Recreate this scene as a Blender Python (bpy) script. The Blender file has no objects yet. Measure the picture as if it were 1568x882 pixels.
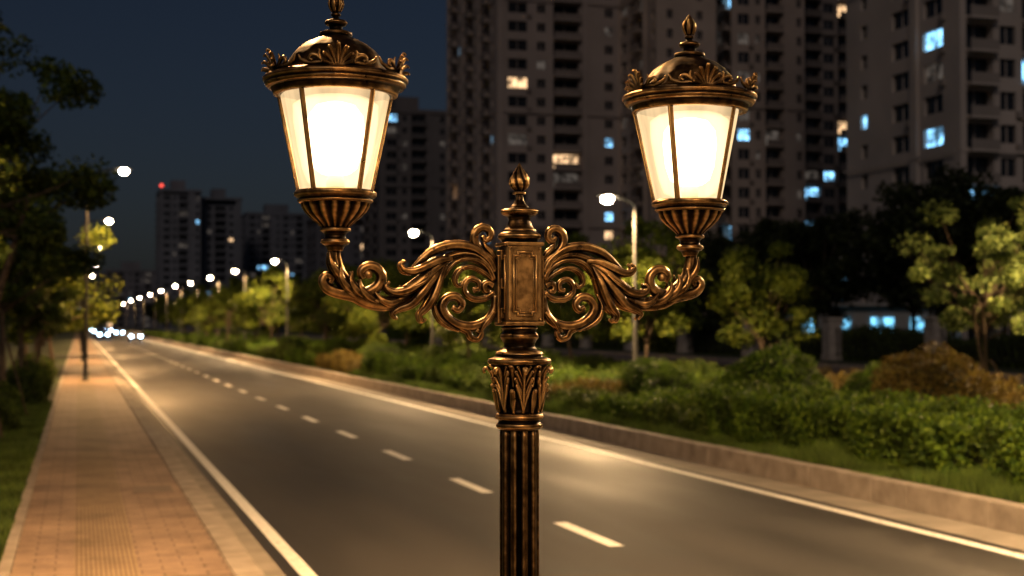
import bpy, bmesh, math, random
import numpy as np
from mathutils import Vector, Matrix
R=math.radians
random.seed(7); rng=np.random.default_rng(7)
sc=bpy.context.scene
sc.view_settings.view_transform='Standard'; sc.view_settings.look='None'; sc.view_settings.exposure=0
col=sc.collection

# ---------------------------------------------------------------- materials
def nm(name):
    m=bpy.data.materials.new(name); m.use_nodes=True
    nt=m.node_tree; return m,nt,nt.nodes,nt.links,nt.nodes['Principled BSDF']
def ramp(N,stops):
    r=N.new('ShaderNodeValToRGB')
    while len(r.color_ramp.elements)<len(stops): r.color_ramp.elements.new(.5)
    for e,(p,c) in zip(r.color_ramp.elements,stops):
        e.position=p; e.color=(*c,1) if len(c)==3 else c
    return r
def noisy(name,c1,c2,scale,rough=.8,bump=.0,bscale=None,metal=0,spec=.5,detail=6):
    m,nt,N,L,b=nm(name)
    tc=N.new('ShaderNodeTexCoord'); n=N.new('ShaderNodeTexNoise'); n.inputs['Scale'].default_value=scale; n.inputs['Detail'].default_value=detail
    L.new(tc.outputs['Object'],n.inputs['Vector'])
    r=ramp(N,[(.3,c1),(.7,c2)]); L.new(n.outputs['Fac'],r.inputs[0]); L.new(r.outputs[0],b.inputs['Base Color'])
    b.inputs['Roughness'].default_value=rough; b.inputs['Metallic'].default_value=metal
    b.inputs['Specular IOR Level'].default_value=spec
    if bump:
        n2=N.new('ShaderNodeTexNoise'); n2.inputs['Scale'].default_value=bscale or scale*6; L.new(tc.outputs['Object'],n2.inputs['Vector'])
        bp=N.new('ShaderNodeBump'); bp.inputs['Strength'].default_value=bump; bp.inputs['Distance'].default_value=.01
        L.new(n2.outputs['Fac'],bp.inputs['Height']); L.new(bp.outputs[0],b.inputs['Normal'])
    return m
def emis(name,c,s):
    m,nt,N,L,b=nm(name)
    b.inputs['Base Color'].default_value=(.3,.3,.3,1)
    b.inputs['Emission Color'].default_value=(*c,1); b.inputs['Emission Strength'].default_value=s
    return m
def leafmat(name,ca,cb,cc,trans=.25):
    m,nt,N,L,b=nm(name)
    g=N.new('ShaderNodeNewGeometry'); r=ramp(N,[(0,ca),(.55,cb),(1,cc)])
    L.new(g.outputs['Random Per Island'],r.inputs[0])
    tc=N.new('ShaderNodeTexCoord'); n=N.new('ShaderNodeTexNoise'); n.inputs['Scale'].default_value=1.3; L.new(tc.outputs['Object'],n.inputs['Vector'])
    mr=N.new('ShaderNodeMapRange'); mr.inputs[1].default_value=.3; mr.inputs[2].default_value=.7; mr.inputs[3].default_value=.45; mr.inputs[4].default_value=1.4
    L.new(n.outputs['Fac'],mr.inputs[0])
    v=N.new('ShaderNodeVectorMath'); v.operation='SCALE'; L.new(r.outputs[0],v.inputs[0]); L.new(mr.outputs[0],v.inputs['Scale'])
    L.new(v.outputs[0],b.inputs['Base Color']); b.inputs['Roughness'].default_value=.55; b.inputs['Specular IOR Level'].default_value=.2
    t=N.new('ShaderNodeBsdfTranslucent'); L.new(v.outputs[0],t.inputs[0])
    mx=N.new('ShaderNodeMixShader'); mx.inputs[0].default_value=trans
    L.new(b.outputs[0],mx.inputs[1]); L.new(t.outputs[0],mx.inputs[2]); L.new(mx.outputs[0],N['Material Output'].inputs[0])
    return m

# aged bronze: rubbed bright edges, dark patina plus occlusion shade painted into the crevices
def bronze(name='antique_bronze',k=1.0,rough=0):
    m,nt,N,L,b=nm(name)
    g=N.new('ShaderNodeNewGeometry'); tc=N.new('ShaderNodeTexCoord')
    n=N.new('ShaderNodeTexNoise'); n.inputs['Scale'].default_value=38; n.inputs['Detail'].default_value=8; L.new(tc.outputs['Object'],n.inputs['Vector'])
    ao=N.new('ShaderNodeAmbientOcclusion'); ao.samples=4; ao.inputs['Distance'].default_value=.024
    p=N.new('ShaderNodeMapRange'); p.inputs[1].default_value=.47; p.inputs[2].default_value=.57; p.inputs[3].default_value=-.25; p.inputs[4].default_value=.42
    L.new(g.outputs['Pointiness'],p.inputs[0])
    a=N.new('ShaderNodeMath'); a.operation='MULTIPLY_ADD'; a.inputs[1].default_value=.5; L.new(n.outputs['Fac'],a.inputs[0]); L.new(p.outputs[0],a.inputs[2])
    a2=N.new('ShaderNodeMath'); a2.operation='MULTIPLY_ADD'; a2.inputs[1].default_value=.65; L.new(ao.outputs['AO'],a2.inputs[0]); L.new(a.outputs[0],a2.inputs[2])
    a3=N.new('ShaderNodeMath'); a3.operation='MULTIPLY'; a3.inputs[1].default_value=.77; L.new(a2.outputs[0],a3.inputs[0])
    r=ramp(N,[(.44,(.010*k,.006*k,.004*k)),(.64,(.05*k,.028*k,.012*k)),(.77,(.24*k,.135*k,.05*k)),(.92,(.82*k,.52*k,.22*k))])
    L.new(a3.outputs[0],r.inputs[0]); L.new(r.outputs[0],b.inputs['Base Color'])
    b.inputs['Metallic'].default_value=.88
    r2=ramp(N,[(.3,(.26+rough,)*3),(.7,(.44+rough,)*3)]); L.new(n.outputs['Fac'],r2.inputs[0]); L.new(r2.outputs[0],b.inputs['Roughness'])
    bp=N.new('ShaderNodeBump'); bp.inputs['Strength'].default_value=.2; bp.inputs['Distance'].default_value=.002
    L.new(n.outputs['Fac'],bp.inputs['Height']); L.new(bp.outputs[0],b.inputs['Normal'])
    return m
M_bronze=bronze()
M_bronze_shaded=bronze('shaded_bronze',.4,.12)  # darker copy for the lantern roofs, shade put into its colour
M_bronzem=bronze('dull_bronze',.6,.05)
def glassmat():
    m,nt,N,L,b=nm('frosted_lantern_glass'); N.remove(b)
    tr=N.new('ShaderNodeBsdfTransparent'); tr.inputs[0].default_value=(1,.92,.8,1)
    em=N.new('ShaderNodeEmission'); em.inputs[0].default_value=(1,.70,.37,1)
    gl=N.new('ShaderNodeBsdfGlossy'); gl.inputs['Roughness'].default_value=.15
    tc=N.new('ShaderNodeTexCoord'); n=N.new('ShaderNodeTexNoise'); n.inputs['Scale'].default_value=16; 
    mp=N.new('ShaderNodeMapping'); mp.inputs['Scale'].default_value=(1,1,.12); L.new(tc.outputs['Object'],mp.inputs[0]); L.new(mp.outputs[0],n.inputs['Vector'])
    mr=N.new('ShaderNodeMapRange'); mr.inputs[1].default_value=.3; mr.inputs[2].default_value=.7; mr.inputs[3].default_value=.9; mr.inputs[4].default_value=1.8
    L.new(n.outputs['Fac'],mr.inputs[0]); L.new(mr.outputs[0],em.inputs[1])
    m1=N.new('ShaderNodeMixShader'); m1.inputs[0].default_value=.6; L.new(tr.outputs[0],m1.inputs[1]); L.new(em.outputs[0],m1.inputs[2])
    m2=N.new('ShaderNodeMixShader'); m2.inputs[0].default_value=.05; L.new(m1.outputs[0],m2.inputs[1]); L.new(gl.outputs[0],m2.inputs[2])
    L.new(m2.outputs[0],N['Material Output'].inputs[0]); return m
M_glass=glassmat()
M_bulb=emis('lit_diffuser',(1,.74,.45),85)
def sleeve():
    m,nt,N,L,b=nm('frosted_sleeve'); N.remove(b)
    tr=N.new('ShaderNodeBsdfTransparent'); em=N.new('ShaderNodeEmission'); em.inputs[0].default_value=(1,.76,.46,1); em.inputs[1].default_value=3.4
    lw=N.new('ShaderNodeLayerWeight'); lw.inputs[0].default_value=.35
    mr=N.new('ShaderNodeMapRange'); mr.inputs[1].default_value=.1; mr.inputs[2].default_value=.95; mr.inputs[3].default_value=.85; mr.inputs[4].default_value=.0
    L.new(lw.outputs['Facing'],mr.inputs[0])
    m1=N.new('ShaderNodeMixShader'); L.new(mr.outputs[0],m1.inputs[0]); L.new(tr.outputs[0],m1.inputs[1]); L.new(em.outputs[0],m1.inputs[2])
    L.new(m1.outputs[0],N['Material Output'].inputs[0]); return m
M_sleeve=sleeve()

def asphalt():
    m,nt,N,L,b=nm('asphalt')
    tc=N.new('ShaderNodeTexCoord')
    n=N.new('ShaderNodeTexNoise'); n.inputs['Scale'].default_value=90; n.inputs['Detail'].default_value=4
    n2=N.new('ShaderNodeTexNoise'); n2.inputs['Scale'].default_value=.6; n2.inputs['Detail'].default_value=6
    mp=N.new('ShaderNodeMapping'); mp.inputs['Scale'].default_value=(1,.18,1)
    L.new(tc.outputs['Object'],n.inputs['Vector']); L.new(tc.outputs['Object'],mp.inputs[0]); L.new(mp.outputs[0],n2.inputs['Vector'])
    r1=ramp(N,[(.3,(.014,.0135,.0138)),(.72,(.05,.047,.045))]); L.new(n.outputs['Fac'],r1.inputs[0])
    r2=ramp(N,[(.3,(.55,.55,.55)),(.7,(1.25,1.22,1.2))]); L.new(n2.outputs['Fac'],r2.inputs[0])
    mx=N.new('ShaderNodeMixRGB'); mx.blend_type='MULTIPLY'; mx.inputs[0].default_value=1; L.new(r1.outputs[0],mx.inputs[1]); L.new(r2.outputs[0],mx.inputs[2])
    L.new(mx.outputs[0],b.inputs['Base Color'])
    rr=ramp(N,[(.3,(.48,)*3),(.7,(.66,)*3)]); L.new(n2.outputs['Fac'],rr.inputs[0]); L.new(rr.outputs[0],b.inputs['Roughness'])
    bp=N.new('ShaderNodeBump'); bp.inputs['Strength'].default_value=.5; bp.inputs['Distance'].default_value=.006; L.new(n.outputs['Fac'],bp.inputs['Height']); L.new(bp.outputs[0],b.inputs['Normal'])
    return m
M_asph=asphalt()
def paver(name,c1,c2,cm,bw,rh,mort=.012,off=.5,rot=0):
    m,nt,N,L,b=nm(name)
    tc=N.new('ShaderNodeTexCoord'); mp=N.new('ShaderNodeMapping'); mp.inputs['Rotation'].default_value=(0,0,rot); L.new(tc.outputs['Object'],mp.inputs[0])
    br=N.new('ShaderNodeTexBrick'); br.offset=off; br.inputs['Scale'].default_value=1; br.inputs['Brick Width'].default_value=bw; br.inputs['Row Height'].default_value=rh
    br.inputs['Mortar Size'].default_value=mort; br.inputs['Mortar Smooth'].default_value=.3
    br.inputs['Color1'].default_value=(*c1,1); br.inputs['Color2'].default_value=(*c2,1); br.inputs['Mortar'].default_value=(*cm,1)
    L.new(mp.outputs[0],br.inputs['Vector'])
    n=N.new('ShaderNodeTexNoise'); n.inputs['Scale'].default_value=.9; n.inputs['Detail'].default_value=10; n.inputs['Roughness'].default_value=.72; L.new(tc.outputs['Object'],n.inputs['Vector'])
    r=ramp(N,[(.32,(.42,.39,.37)),(.5,(.9,.86,.83)),(.7,(1.25,1.2,1.15))]); L.new(n.outputs['Fac'],r.inputs[0])
    mx=N.new('ShaderNodeMixRGB'); mx.blend_type='MULTIPLY'; mx.inputs[0].default_value=1; L.new(br.outputs['Color'],mx.inputs[1]); L.new(r.outputs[0],mx.inputs[2]); L.new(mx.outputs[0],b.inputs['Base Color'])
    b.inputs['Roughness'].default_value=.7
    iv=N.new('ShaderNodeMath'); iv.operation='SUBTRACT'; iv.inputs[0].default_value=1; L.new(br.outputs['Fac'],iv.inputs[1])
    bp=N.new('ShaderNodeBump'); bp.inputs['Strength'].default_value=.7; bp.inputs['Distance'].default_value=.008; L.new(iv.outputs[0],bp.inputs['Height']); L.new(bp.outputs[0],b.inputs['Normal'])
    return m
M_pave=paver('paving_slabs',(.32,.235,.175),(.26,.19,.145),(.12,.088,.066),.4,.2,.009)
M_tact=paver('tactile_paving',(.31,.235,.155),(.28,.21,.135),(.14,.10,.07),.3,.045,.009,0,math.pi/2)
M_conc=noisy('kerb_stone',(.19,.16,.135),(.36,.31,.265),3,.8,.4,60)
M_gut=noisy('gutter_concrete',(.17,.15,.125),(.30,.26,.22),1.5,.8,.3,80)
def paintm():
    m,nt,N,L,b=nm('road_paint')
    tc=N.new('ShaderNodeTexCoord'); n=N.new('ShaderNodeTexNoise'); n.inputs['Scale'].default_value=14; n.inputs['Detail'].default_value=8; L.new(tc.outputs['Object'],n.inputs['Vector'])
    r=ramp(N,[(.3,(.3,.28,.25)),(.45,(.75,.74,.71)),(.8,(.82,.81,.79))]); L.new(n.outputs['Fac'],r.inputs[0]); L.new(r.outputs[0],b.inputs['Base Color']); b.inputs['Roughness'].default_value=.55
    return m
M_paint=paintm()
M_soil=noisy('soil_grass',(.012,.020,.006),(.04,.058,.016),2.5,.95,.6,20)
M_ground=noisy('ground',(.02,.025,.012),(.05,.05,.03),.3,.95)
M_bark=noisy('bark',(.035,.022,.014),(.12,.085,.055),9,.9,.8,40)
M_leafA=leafmat('leaf_street',(.020,.04,.008),(.06,.095,.014),(.13,.17,.02))
M_leafY=leafmat('leaf_young',(.07,.11,.025),(.15,.2,.05),(.25,.30,.08))
M_leafM=leafmat('leaf_median',(.04,.065,.008),(.095,.13,.015),(.18,.21,.022))
M_leafD=leafmat('leaf_dark',(.012,.02,.007),(.03,.040,.012),(.05,.062,.018))
M_leafH=leafmat('leaf_hedge',(.016,.042,.008),(.072,.13,.012),(.16,.235,.022))
M_leafR=leafmat('leaf_redshrub',(.06,.045,.012),(.13,.09,.02),(.18,.15,.03))
M_grass=leafmat('grass_blade',(.03,.06,.012),(.08,.13,.02),(.15,.2,.04))
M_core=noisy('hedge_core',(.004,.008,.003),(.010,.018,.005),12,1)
M_pole=noisy('painted_steel',(.016,.016,.016),(.028,.028,.026),6,.6,0,None,0,.2)
M_polel=noisy('galvanised_steel',(.045,.043,.04),(.07,.068,.064),6,.6,0,None,.1,.3)

# ---------------------------------------------------------------- helpers
def link(name,me,parent=None,loc=(0,0,0),rot=0,scale=1):
    o=bpy.data.objects.new(name,me); col.objects.link(o)
    o.location=loc; o.rotation_euler=(0,0,rot)
    o.scale=(scale,)*3 if not isinstance(scale,tuple) else scale
    if parent: o.parent=parent
    return o
def empty(name,loc=(0,0,0)):
    return link(name,None,None,loc)
def mesh(name,V,F,mats,mi=None,smooth=False):
    me=bpy.data.meshes.new(name)
    me.from_pydata([tuple(v) for v in V],[],F)
    for m in (mats if isinstance(mats,(list,tuple)) else [mats]): me.materials.append(m)
    if mi is not None: me.polygons.foreach_set('material_index',np.array(mi,dtype=np.int32))
    if smooth: me.polygons.foreach_set('use_smooth',np.ones(len(F),dtype=bool))
    me.update(); return me
def bmmesh(name,bm,mats,smooth=True,recalc=True):
    if recalc: bmesh.ops.recalc_face_normals(bm,faces=bm.faces[:])
    me=bpy.data.meshes.new(name); bm.to_mesh(me); bm.free()
    for m in (mats if isinstance(mats,(list,tuple)) else [mats]): me.materials.append(m)
    if smooth: me.polygons.foreach_set('use_smooth',np.ones(len(me.polygons),dtype=bool))
    return me
def boxVF(V,F,x0,x1,y0,y1,z0,z1,MI=None,mi=0):
    b=len(V)
    V+= [(x0,y0,z0),(x1,y0,z0),(x1,y1,z0),(x0,y1,z0),(x0,y0,z1),(x1,y0,z1),(x1,y1,z1),(x0,y1,z1)]
    fs=[(0,3,2,1),(4,5,6,7),(0,1,5,4),(1,2,6,5),(2,3,7,6),(3,0,4,7)]
    F+= [tuple(b+i for i in f) for f in fs]
    if MI is not None: MI+=[mi]*6
def catmull(P,n):
    P=[Vector(p) for p in P]; Q=[P[0]*2-P[1]]+P+[P[-1]*2-P[-2]]
    out=[]; S=len(P)-1
    for i in range(n+1):
        t=i/n*S; k=min(int(t),S-1); f=t-k
        a,b,c,d=Q[k:k+4]
        out.append(.5*((2*b)+(c-a)*f+(2*a-5*b+4*c-d)*f*f+(3*b-a-3*c+d)*f**3))
    return out
def lerpl(L,t):
    if not isinstance(L,(list,tuple)): return L
    x=t*(len(L)-1); k=min(int(x),len(L)-2); f=x-k
    return L[k]*(1-f)+L[k+1]*f
def sweep(bm,P,wid,dep,b=(0,1,0),n=24,ring=12,rib=0,k=5,lobes=0,lobea=.25,straight=False):
    pts=catmull(P,n) if not straight else [Vector(P[0]).lerp(Vector(P[1]),i/n) for i in range(n+1)]
    B0=Vector(b).normalized(); rings=[]
    for i,p in enumerate(pts):
        T=(pts[min(i+1,n)]-pts[max(i-1,0)]).normalized()
        B=(B0-T*B0.dot(T))
        if B.length<1e-4: B=Vector((1,0,0))
        B.normalize(); Nn=B.cross(T)
        t=i/n; w=lerpl(wid,t); d=lerpl(dep,t)
        if lobes: 
            lf=1+lobea*math.sin(t*lobes*2*math.pi); d*=lf
        vs=[]
        for j in range(ring):
            a=2*math.pi*j/ring; f=1+rib*math.cos(k*a)
            vs.append(bm.verts.new(p+Nn*(w*math.cos(a)*f)+B*(d*math.sin(a)*f)))
        rings.append(vs)
    for i in range(n):
        for j in range(ring):
            bm.faces.new((rings[i][j],rings[i][(j+1)%ring],rings[i+1][(j+1)%ring],rings[i+1][j]))
    bm.faces.new(rings[0][::-1]); bm.faces.new(rings[-1])
def lathe(bm,prof,n=48,fl=0,amp=0,twist=0,zr=None,cx=0,cy=0,power=1):
    rings=[]
    z0,z1=prof[0][1],prof[-1][1]
    for r,z in prof:
        vs=[]
        for j in range(n):
            a=2*math.pi*j/n; rr=r
            if fl and (zr is None or zr[0]<=z<=zr[1]):
                rr=r*(1-amp*(.5+.5*math.cos(fl*a+twist*(z-z0)))**power)
            vs.append(bm.verts.new((cx+rr*math.cos(a),cy+rr*math.sin(a),z)))
        rings.append(vs)
    for i in range(len(prof)-1):
        for j in range(n):
            bm.faces.new((rings[i][j],rings[i][(j+1)%n],rings[i+1][(j+1)%n],rings[i+1][j]))
    bm.faces.new(rings[0]); bm.faces.new(rings[-1])
def dens(prof,k=3):
    out=[]
    for (a,b),(c,d) in zip(prof[:-1],prof[1:]):
        for i in range(k): out.append((a+(c-a)*i/k,b+(d-b)*i/k))
    out.append(prof[-1]); return out
def ball(bm,c,r,sx=1,sy=1,sz=1,u=16,v=10):
    m=Matrix.Translation(c)@Matrix.Diagonal((r*sx,r*sy,r*sz,1))
    bmesh.ops.create_uvsphere(bm,u_segments=u,v_segments=v,radius=1,matrix=m)
def bbox(bm,c,s,bev=0,rotm=None):
    r=bmesh.ops.create_cube(bm,size=1,matrix=Matrix.Translation(c)@(rotm.to_4x4() if rotm else Matrix())@Matrix.Diagonal((*s,1)))
    if bev:
        es=list({e for v in r['verts'] for e in v.link_edges})
        bmesh.ops.bevel(bm,geom=es,offset=bev,segments=3,affect='EDGES',profile=.6)

# ---------------------------------------------------------------- camera
cd=bpy.data.cameras.new('camera'); cam=bpy.data.objects.new('camera',cd); col.objects.link(cam); sc.camera=cam
cd.sensor_width=36; cd.lens=50; cd.clip_end=4000; cd.clip_start=.05
cam.location=(0,0,2.5); cam.rotation_euler=(R(90+1.42),0,R(-16.95))
cd.dof.use_dof=True; cd.dof.focus_distance=4.15; cd.dof.aperture_fstop=3.4; cd.dof.aperture_blades=0

# ---------------------------------------------------------------- world & city glow fill
w=bpy.data.worlds.new('World'); sc.world=w; w.use_nodes=True
N=w.node_tree.nodes; L=w.node_tree.links; bg=N['Background']
sky=N.new('ShaderNodeTexSky'); sky.sky_type='NISHITA'; sky.sun_disc=False; sky.sun_elevation=R(32); sky.sun_rotation=R(205); sky.air_density=1.2; sky.dust_density=2; sky.ozone_density=3
mx=N.new('ShaderNodeMixRGB'); mx.blend_type='MULTIPLY'; mx.inputs[0].default_value=1; mx.inputs[2].default_value=(.78,.8,1,1)
L.new(sky.outputs[0],mx.inputs[1]); L.new(mx.outputs[0],bg.inputs[0]); bg.inputs[1].default_value=.0054
sd=bpy.data.lights.new('city_glow_fill','SUN'); sd.energy=.30; sd.angle=R(12); sd.color=(1,.8,.66)  # warm fill lamp added for ambient city glow on the facades
so=bpy.data.objects.new('city_glow_fill',sd); col.objects.link(so)
dirv=Vector((math.sin(R(205))*math.cos(R(32)),math.cos(R(205))*math.cos(R(32)),math.sin(R(32))))
so.rotation_euler=dirv.to_track_quat('Z','Y').to_euler()

# ---------------------------------------------------------------- ground, road
def sheet(name,x0,x1,y0,y1,z,mat,parent=None):
    return link(name,mesh(name,[(x0,y0,z),(x1,y0,z),(x1,y1,z),(x0,y1,z)],[(0,1,2,3)],mat),parent)
YB,YF=-30,900
sheet('ground',-2000,2000,-500,3500,-.02,M_ground)
sheet('road',1.98,9.95,YB,YF,0,M_asph)
V=[];F=[]
def mark(x0,x1,y0,y1): 
    b=len(V); V.extend([(x0,y0,.004),(x1,y0,.004),(x1,y1,.004),(x0,y1,.004)]); F.append((b,b+1,b+2,b+3))
mark(2.12,2.28,YB,YF); mark(9.60,9.78,YB,YF)
y=14.95
for i in range(-6,120):
    yy=y+5.27*i; mark(5.7,5.88,yy,yy+2.0)
link('road_markings',mesh('road_markings',V,F,M_paint))
V=[];F=[]
boxVF(V,F,1.722,1.98,YB,YF,-.03,.004); boxVF(V,F,9.95,10.648,YB,YF,-.03,.004)
link('gutter',mesh('gutter',V,F,M_gut))
V=[];F=[]
boxVF(V,F,-.6,1.42,YB,YF,-.05,.12)
link('sidewalk',mesh('sidewalk',V,F,M_pave))
sheet('tactile_paving',-.02,.58,YB,YF,.124,M_tact)
def kerb(name,x0,x1,z1,ln):
    V=[];F=[]; y=YB
    while y<260:
        o=random.uniform(-.005,.005); dz=random.uniform(-.006,.004)
        c=.018
        b=len(V); g=.006
        prof=[(x0+o,-.05),(x0+o,z1-c+dz),(x0+c+o,z1+dz),(x1-c+o,z1+dz),(x1+o,z1-c+dz),(x1+o,-.05)]
        for yy in (y+g,y+ln-g):
            V+=[(px,yy,pz) for px,pz in prof]
        for k in range(5): F.append((b+k,b+k+1,b+6+k+1,b+6+k))
        F.append(tuple(b+k for k in range(6))[::-1]); F.append(tuple(b+6+k for k in range(6)))
        y+=ln
    boxVF(V,F,x0+.014,x1-.014,YB,YF,-.05,z1-.02)
    link(name,mesh(name,V,F,M_conc))
kerb('kerb',1.428,1.713,.125,1.0)
kerb('planter_kerb',10.66,10.88,.34,.9)
V=[];F=[]; boxVF(V,F,10.89,25,YB,YF,-.05,.29); link('median_bed',mesh('median_bed',V,F,M_soil))
V=[];F=[]; boxVF(V,F,-60,-.72,YB,YF,-.05,.10); link('grass_verge',mesh('grass_verge',V,F,M_soil))
V=[];F=[]; boxVF(V,F,-.718,-.602,YB,YF,-.05,.15); link('edging_stone',mesh('edging_stone',V,F,M_conc))
M_pink=noisy('pale_asphalt',(.13,.10,.09),(.2,.16,.14),.5,.75)
sheet('service_road',25.3,41,YB,YF,.0,M_pink)
V=[];F=[]; boxVF(V,F,25,25.3,YB,YF,-.05,.30); boxVF(V,F,41,41.3,YB,YF,-.05,.2)
link('service_road_kerb',mesh('srk',V,F,M_conc))
V=[];F=[]; boxVF(V,F,41.3,160,YB,YF,-.05,.15); link('lawn',mesh('lawn',V,F,M_soil))
V=[];F=[]; boxVF(V,F,.75,1.3,20.6,21.4,.1,.13); boxVF(V,F,.79,1.26,20.64,21.36,.1,.134)
link('inspection_cover',mesh('cover',V,F,noisy('cast_cover',(.13,.10,.075),(.24,.18,.14),20,.7,.5,90)))

# ---------------------------------------------------------------- twin lantern post
PX,PY=1.245,4.01; Z0=2.5; S=.00193
post=empty('twin_lantern_street_lamp',(PX,PY,0))
bm=bmesh.new()
prof=[(.058,Z0-.312)]+[(.058,Z0-.33-i*.11) for i in range(14)]+[(.06,.62)]
lathe(bm,prof,160,10,.24,0,None,0,0,2.2)
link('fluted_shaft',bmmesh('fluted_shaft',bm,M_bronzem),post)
bm=bmesh.new()
lathe(bm,dens([(.062,.66),(.075,.64),(.08,.62),(.07,.6),(.07,.56),(.09,.52),(.1,.49),(.095,.46),(.1,.44),(.115,.3),(.12,.26),(.14,.24),(.15,.2),(.15,.12)]),64,8,.05)
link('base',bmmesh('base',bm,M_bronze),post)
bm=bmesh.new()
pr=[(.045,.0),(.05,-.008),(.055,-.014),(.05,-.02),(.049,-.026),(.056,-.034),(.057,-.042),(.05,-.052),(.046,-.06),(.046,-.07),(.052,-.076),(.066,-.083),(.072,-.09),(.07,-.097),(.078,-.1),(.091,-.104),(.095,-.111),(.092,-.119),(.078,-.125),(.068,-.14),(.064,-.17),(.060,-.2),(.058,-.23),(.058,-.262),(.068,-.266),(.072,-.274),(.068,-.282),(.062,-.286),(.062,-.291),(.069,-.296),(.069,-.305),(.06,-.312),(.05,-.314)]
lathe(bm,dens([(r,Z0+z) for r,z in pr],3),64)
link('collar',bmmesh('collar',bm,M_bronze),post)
bm=bmesh.new()
for q in range(7):
    a=2*math.pi*q/7+.1; ra=Vector((math.cos(a),math.sin(a),0)); ta=Vector((-math.sin(a),math.cos(a),0))
    def rp(r,z,t=0): return ra*r+ta*t+Vector((0,0,Z0+z))
    sweep(bm,[rp(.062,-.262),rp(.071,-.22),rp(.076,-.18),rp(.082,-.15),rp(.095,-.132),rp(.105,-.137),rp(.103,-.147)],[.003,.005,.005,.005,.006,.005,.004],[.005,.005,.004,.005,.009,.008,.004],ta,32,10)
    for s in (-1,1):
        for (zb,ln,sp) in ((-.255,.075,.020),(-.225,.065,.024),(-.195,.055,.023),(-.168,.042,.018)):
            sweep(bm,[rp(.066,zb),rp(.071,zb+ln*.5,s*sp*.45),rp(.074,zb+ln*.85,s*sp*.85),rp(.079,zb+ln,s*sp*1.05),rp(.082,zb+ln*.93,s*sp*1.2)],[.003,.0045,.005,.004,.002],[.003,.0055,.006,.005,.002],ra,16,8,.1,4)
    a2=a+math.pi/7; ra2=Vector((math.cos(a2),math.sin(a2),0)); ta2=Vector((-math.sin(a2),math.cos(a2),0))
    def rq(r,z): return ra2*r+Vector((0,0,Z0+z))
    sweep(bm,[rq(.062,-.262),rq(.069,-.235),rq(.072,-.21),rq(.079,-.195),rq(.084,-.2)],[.004,.005,.004],[.004,.009,.008,.004],ta2,24,12,.12,5)
    sweep(bm,[rq(.066,-.185),rq(.072,-.15),rq(.081,-.13),rq(.095,-.124)],[.004,.005,.003],[.003,.008,.007],ta2,16,10,.1,5)
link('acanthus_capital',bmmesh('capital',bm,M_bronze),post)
# junction box
bm=bmesh.new()
bbox(bm,(0,0,Z0+.1155),(.108,.108,.236),.012)
bbox(bm,(0,0,Z0+.232),(.118,.118,.012),.004)
bbox(bm,(0,0,Z0-.001),(.118,.118,.012),.004)
for sx in (-1,1):
    for zz in (.03,.1155,.2):
        bbox(bm,(sx*.058,0,Z0+zz),(.012,.05,.03),.003)
    bbox(bm,(sx*.066,0,Z0+.1),(.012,.035,.2),.004)
link('junction_box',bmmesh('junction_box',bm,M_bronzem,False),post)
bm=bmesh.new()
def frame(bm,face,w,h,r):
    zc=Z0+.1155
    pts=[(-w+.012,-h),(w-.012,-h),(w-.012,-h+.01),(w,-h+.01),(w,h-.01),(w-.012,h-.01),(w-.012,h),(-w+.012,h),(-w+.012,h-.01),(-w,h-.01),(-w,-h+.01),(-w+.012,-h+.01)]
    n=len(pts)
    for i in range(n):
        (a,b),(c,d)=pts[i],pts[(i+1)%n]
        def tr(u,v):
            if face=='f': return Vector((u,-.0545,zc+v))
            if face=='b': return Vector((u,.0545,zc+v))
            if face=='l': return Vector((-.0545,u,zc+v))
            return Vector((.0545,u,zc+v))
        bvec=(0,1,0) if face in 'fb' else (1,0,0)
        sweep(bm,[tr(a,b),tr(c,d)],r,r,bvec,2,8,straight=True)
        ball(bm,tr(a,b),r*1.02,u=8,v=6)
for f in 'fblr':
    frame(bm,f,.034,.092,.003)
    frame(bm,f,.027,.084,.0013)
for sx in (-.046,.046):
    for zz in (.012,.219): ball(bm,Vector((sx,-.0545,Z0+zz)),.003,u=8,v=6)
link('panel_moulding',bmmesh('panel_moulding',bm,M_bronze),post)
bm=bmesh.new()
pr=[(.011,.384),(.011,.374),(.014,.362),(.02,.352),(.026,.346),(.03,.340),(.05,.337),(.056,.332),(.055,.325),(.048,.319),(.035,.314),(.032,.304),(.036,.292),(.042,.282),(.049,.275),(.05,.27),(.058,.266),(.064,.258),(.063,.25),(.056,.244),(.052,.238),(.05,.232)]
lathe(bm,dens([(r,Z0+z) for r,z in pr],3),56)
pr=[(.001,.474),(.004,.470),(.009,.46),(.017,.448),(.025,.436),(.031,.424),(.032,.412),(.027,.402),(.018,.394),(.011,.389),(.019,.387),(.02,.382),(.012,.378)]
lathe(bm,dens([(r,Z0+z) for r,z in pr],4),64,7,.24,55,(Z0+.39,Z0+.472),0,0,1.5)
link('flame_finial',bmmesh('finial',bm,M_bronze),post)

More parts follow.
